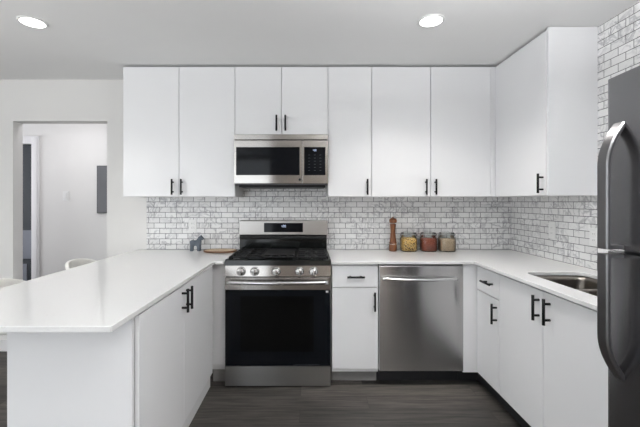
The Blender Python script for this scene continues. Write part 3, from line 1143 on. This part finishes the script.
faces = [g for g in r['geom'] if isinstance(g, bmesh.types.BMFace)]
ex = bmesh.ops.extrude_face_region(bm, geom=faces)
for v in ex['geom']:
    if isinstance(v, bmesh.types.BMVert):
        v.co.y += 0.036
bmesh.ops.recalc_face_normals(bm, faces=bm.faces[:])
hf = obj('horse_figurine', bm, M['horse'], None, (HX, HYY, CT))
md = hf.modifiers.new('round', 'BEVEL'); md.width = 0.0045; md.segments = 3; md.limit_method = 'ANGLE'; md.angle_limit = math.radians(60)
tag(hf, 'small blue-grey wooden horse figurine standing on the worktop against the tile', 'figurine')

# ------------------------------------------------------------------ wooden bowl
WBX, WBY = px2x(220.2, 3.05), 3.055
t = thing('wooden_bowl', 'long shallow brown wooden bowl on the worktop left of the stove', 'bowl', (WBX, WBY, CT))
# hollow oval dish with a pale inside
outer = [(0.0, 0.0005), (0.88, 0.0005), (0.97, 0.006), (1.0, 0.014), (0.985, 0.021), (0.96, 0.022), (0.92, 0.020)]
inner = [(0.92, 0.0198), (0.86, 0.0175), (0.60, 0.0165), (0.0, 0.016)]
bm = lathe(B(), [(r_ * 0.092, h * 0.8) for r_, h in outer], (WBX, WBY, CT), n=40, sx=1.55, power=2.3)
obj('shell', bm, M['bowl'], t)
bm = lathe(B(), [(r_ * 0.092, h * 0.8) for r_, h in inner], (WBX, WBY, CT), n=40, sx=1.55, power=2.3)
obj('hollow', bm, M['bowlin'], t)

# ------------------------------------------------------------------ pepper mill
PMX, PMY = px2x(393, 3.11), 3.11
t = thing('pepper_mill', 'tall turned brown wooden pepper mill standing left of the jars', 'pepper mill', (PMX, PMY, CT))
obj('base', lathe(B(), [(0.0, 0.0), (0.033, 0.0), (0.0335, 0.004), (0.0335, 0.054), (0.031, 0.058), (0.0, 0.058)], (PMX, PMY, CT)), M['mill'], t)
obj('collar', lathe(B(), [(0.0, 0.058), (0.029, 0.058), (0.029, 0.064), (0.0, 0.064)], (PMX, PMY, CT)), M['chrome'], t)
obj('body', lathe(B(), [(0.0, 0.064), (0.031, 0.064), (0.0315, 0.074), (0.028, 0.082), (0.024, 0.12), (0.0205, 0.16), (0.0215, 0.19), (0.0255, 0.222), (0.0265, 0.232), (0.024, 0.236), (0.0, 0.236)], (PMX, PMY, CT)), M['mill'], t)
obj('neck', lathe(B(), [(0.0, 0.236), (0.018, 0.236), (0.018, 0.243), (0.0, 0.243)], (PMX, PMY, CT)), M['chrome'], t)
obj('head', lathe(B(), [(0.0, 0.243), (0.024, 0.243), (0.031, 0.250), (0.033, 0.262), (0.031, 0.274), (0.022, 0.283), (0.012, 0.287), (0.0, 0.287)], (PMX, PMY, CT)), M['mill'], t)
obj('finial', lathe(B(), [(0.0, 0.286), (0.006, 0.287), (0.008, 0.292), (0.006, 0.297), (0.0, 0.298)], (PMX, PMY, CT), n=16), M['mill'], t)


# ------------------------------------------------------------------ jars
def jar(px, label, fill_mat, fill_h, fill_name):
    y = 3.105
    x = px2x(px, y)
    t = thing('storage_jar', label, 'jar', (x, y, CT), 'glass clip-top jars on the worktop')
    P = 3.2
    c = (x, y, CT)
    obj('glass_body', lathe(B(), [(0.0, 0.001), (0.060, 0.001), (0.067, 0.008), (0.0675, 0.108), (0.060, 0.124), (0.054, 0.132), (0.054, 0.142)], c, n=40, power=P), M['glass'], t)
    obj(fill_name, lathe(B(), [(0.0, 0.006), (0.056, 0.006), (0.0635, 0.012), (0.0635, min(fill_h, 0.107)), (0.05, fill_h), (0.0, fill_h + 0.003)], c, n=40, power=P), fill_mat, t)
    obj('seal', lathe(B(), [(0.050, 0.1425), (0.058, 0.1425), (0.058, 0.147), (0.050, 0.147), (0.050, 0.1425)], c, n=40, power=2.4), M['rubber'], t)
    obj('lid', lathe(B(), [(0.057, 0.1475), (0.059, 0.150), (0.059, 0.158), (0.055, 0.163), (0.0, 0.165)], c, n=40, power=2.4), M['glass'], t)
    bm = B()
    ring = [(x + 0.0565 * math.cos(a), y + 0.0565 * math.sin(a), CT + 0.137) for a in [2 * PI * k / 32 for k in range(33)]]
    tube(bm, ring, 0.0016, 8, False)
    for s in (-1, 1):
        tube(bm, [(x + s * 0.058, y, CT + 0.118), (x + s * 0.071, y - 0.004, CT + 0.138), (x + s * 0.066, y - 0.004, CT + 0.154), (x + s * 0.058, y, CT + 0.162)], 0.0024, 8)
        tube(bm, [(x + s * 0.058, y - 0.012, CT + 0.136), (x + s * 0.072, y - 0.012, CT + 0.146)], 0.003, 8)
    obj('wire_clip', bm, M['slatebar'], t)
    return t


jar(408.5, 'clip-top glass jar of yellow pasta beside the pepper mill', M['pasta'], 0.116, 'pasta')
jar(428.2, 'middle clip-top glass jar filled with dark red lentils', M['lentil'], 0.112, 'lentils')
jar(446.6, 'rightmost clip-top glass jar filled with beige grain', M['rice'], 0.108, 'grain')
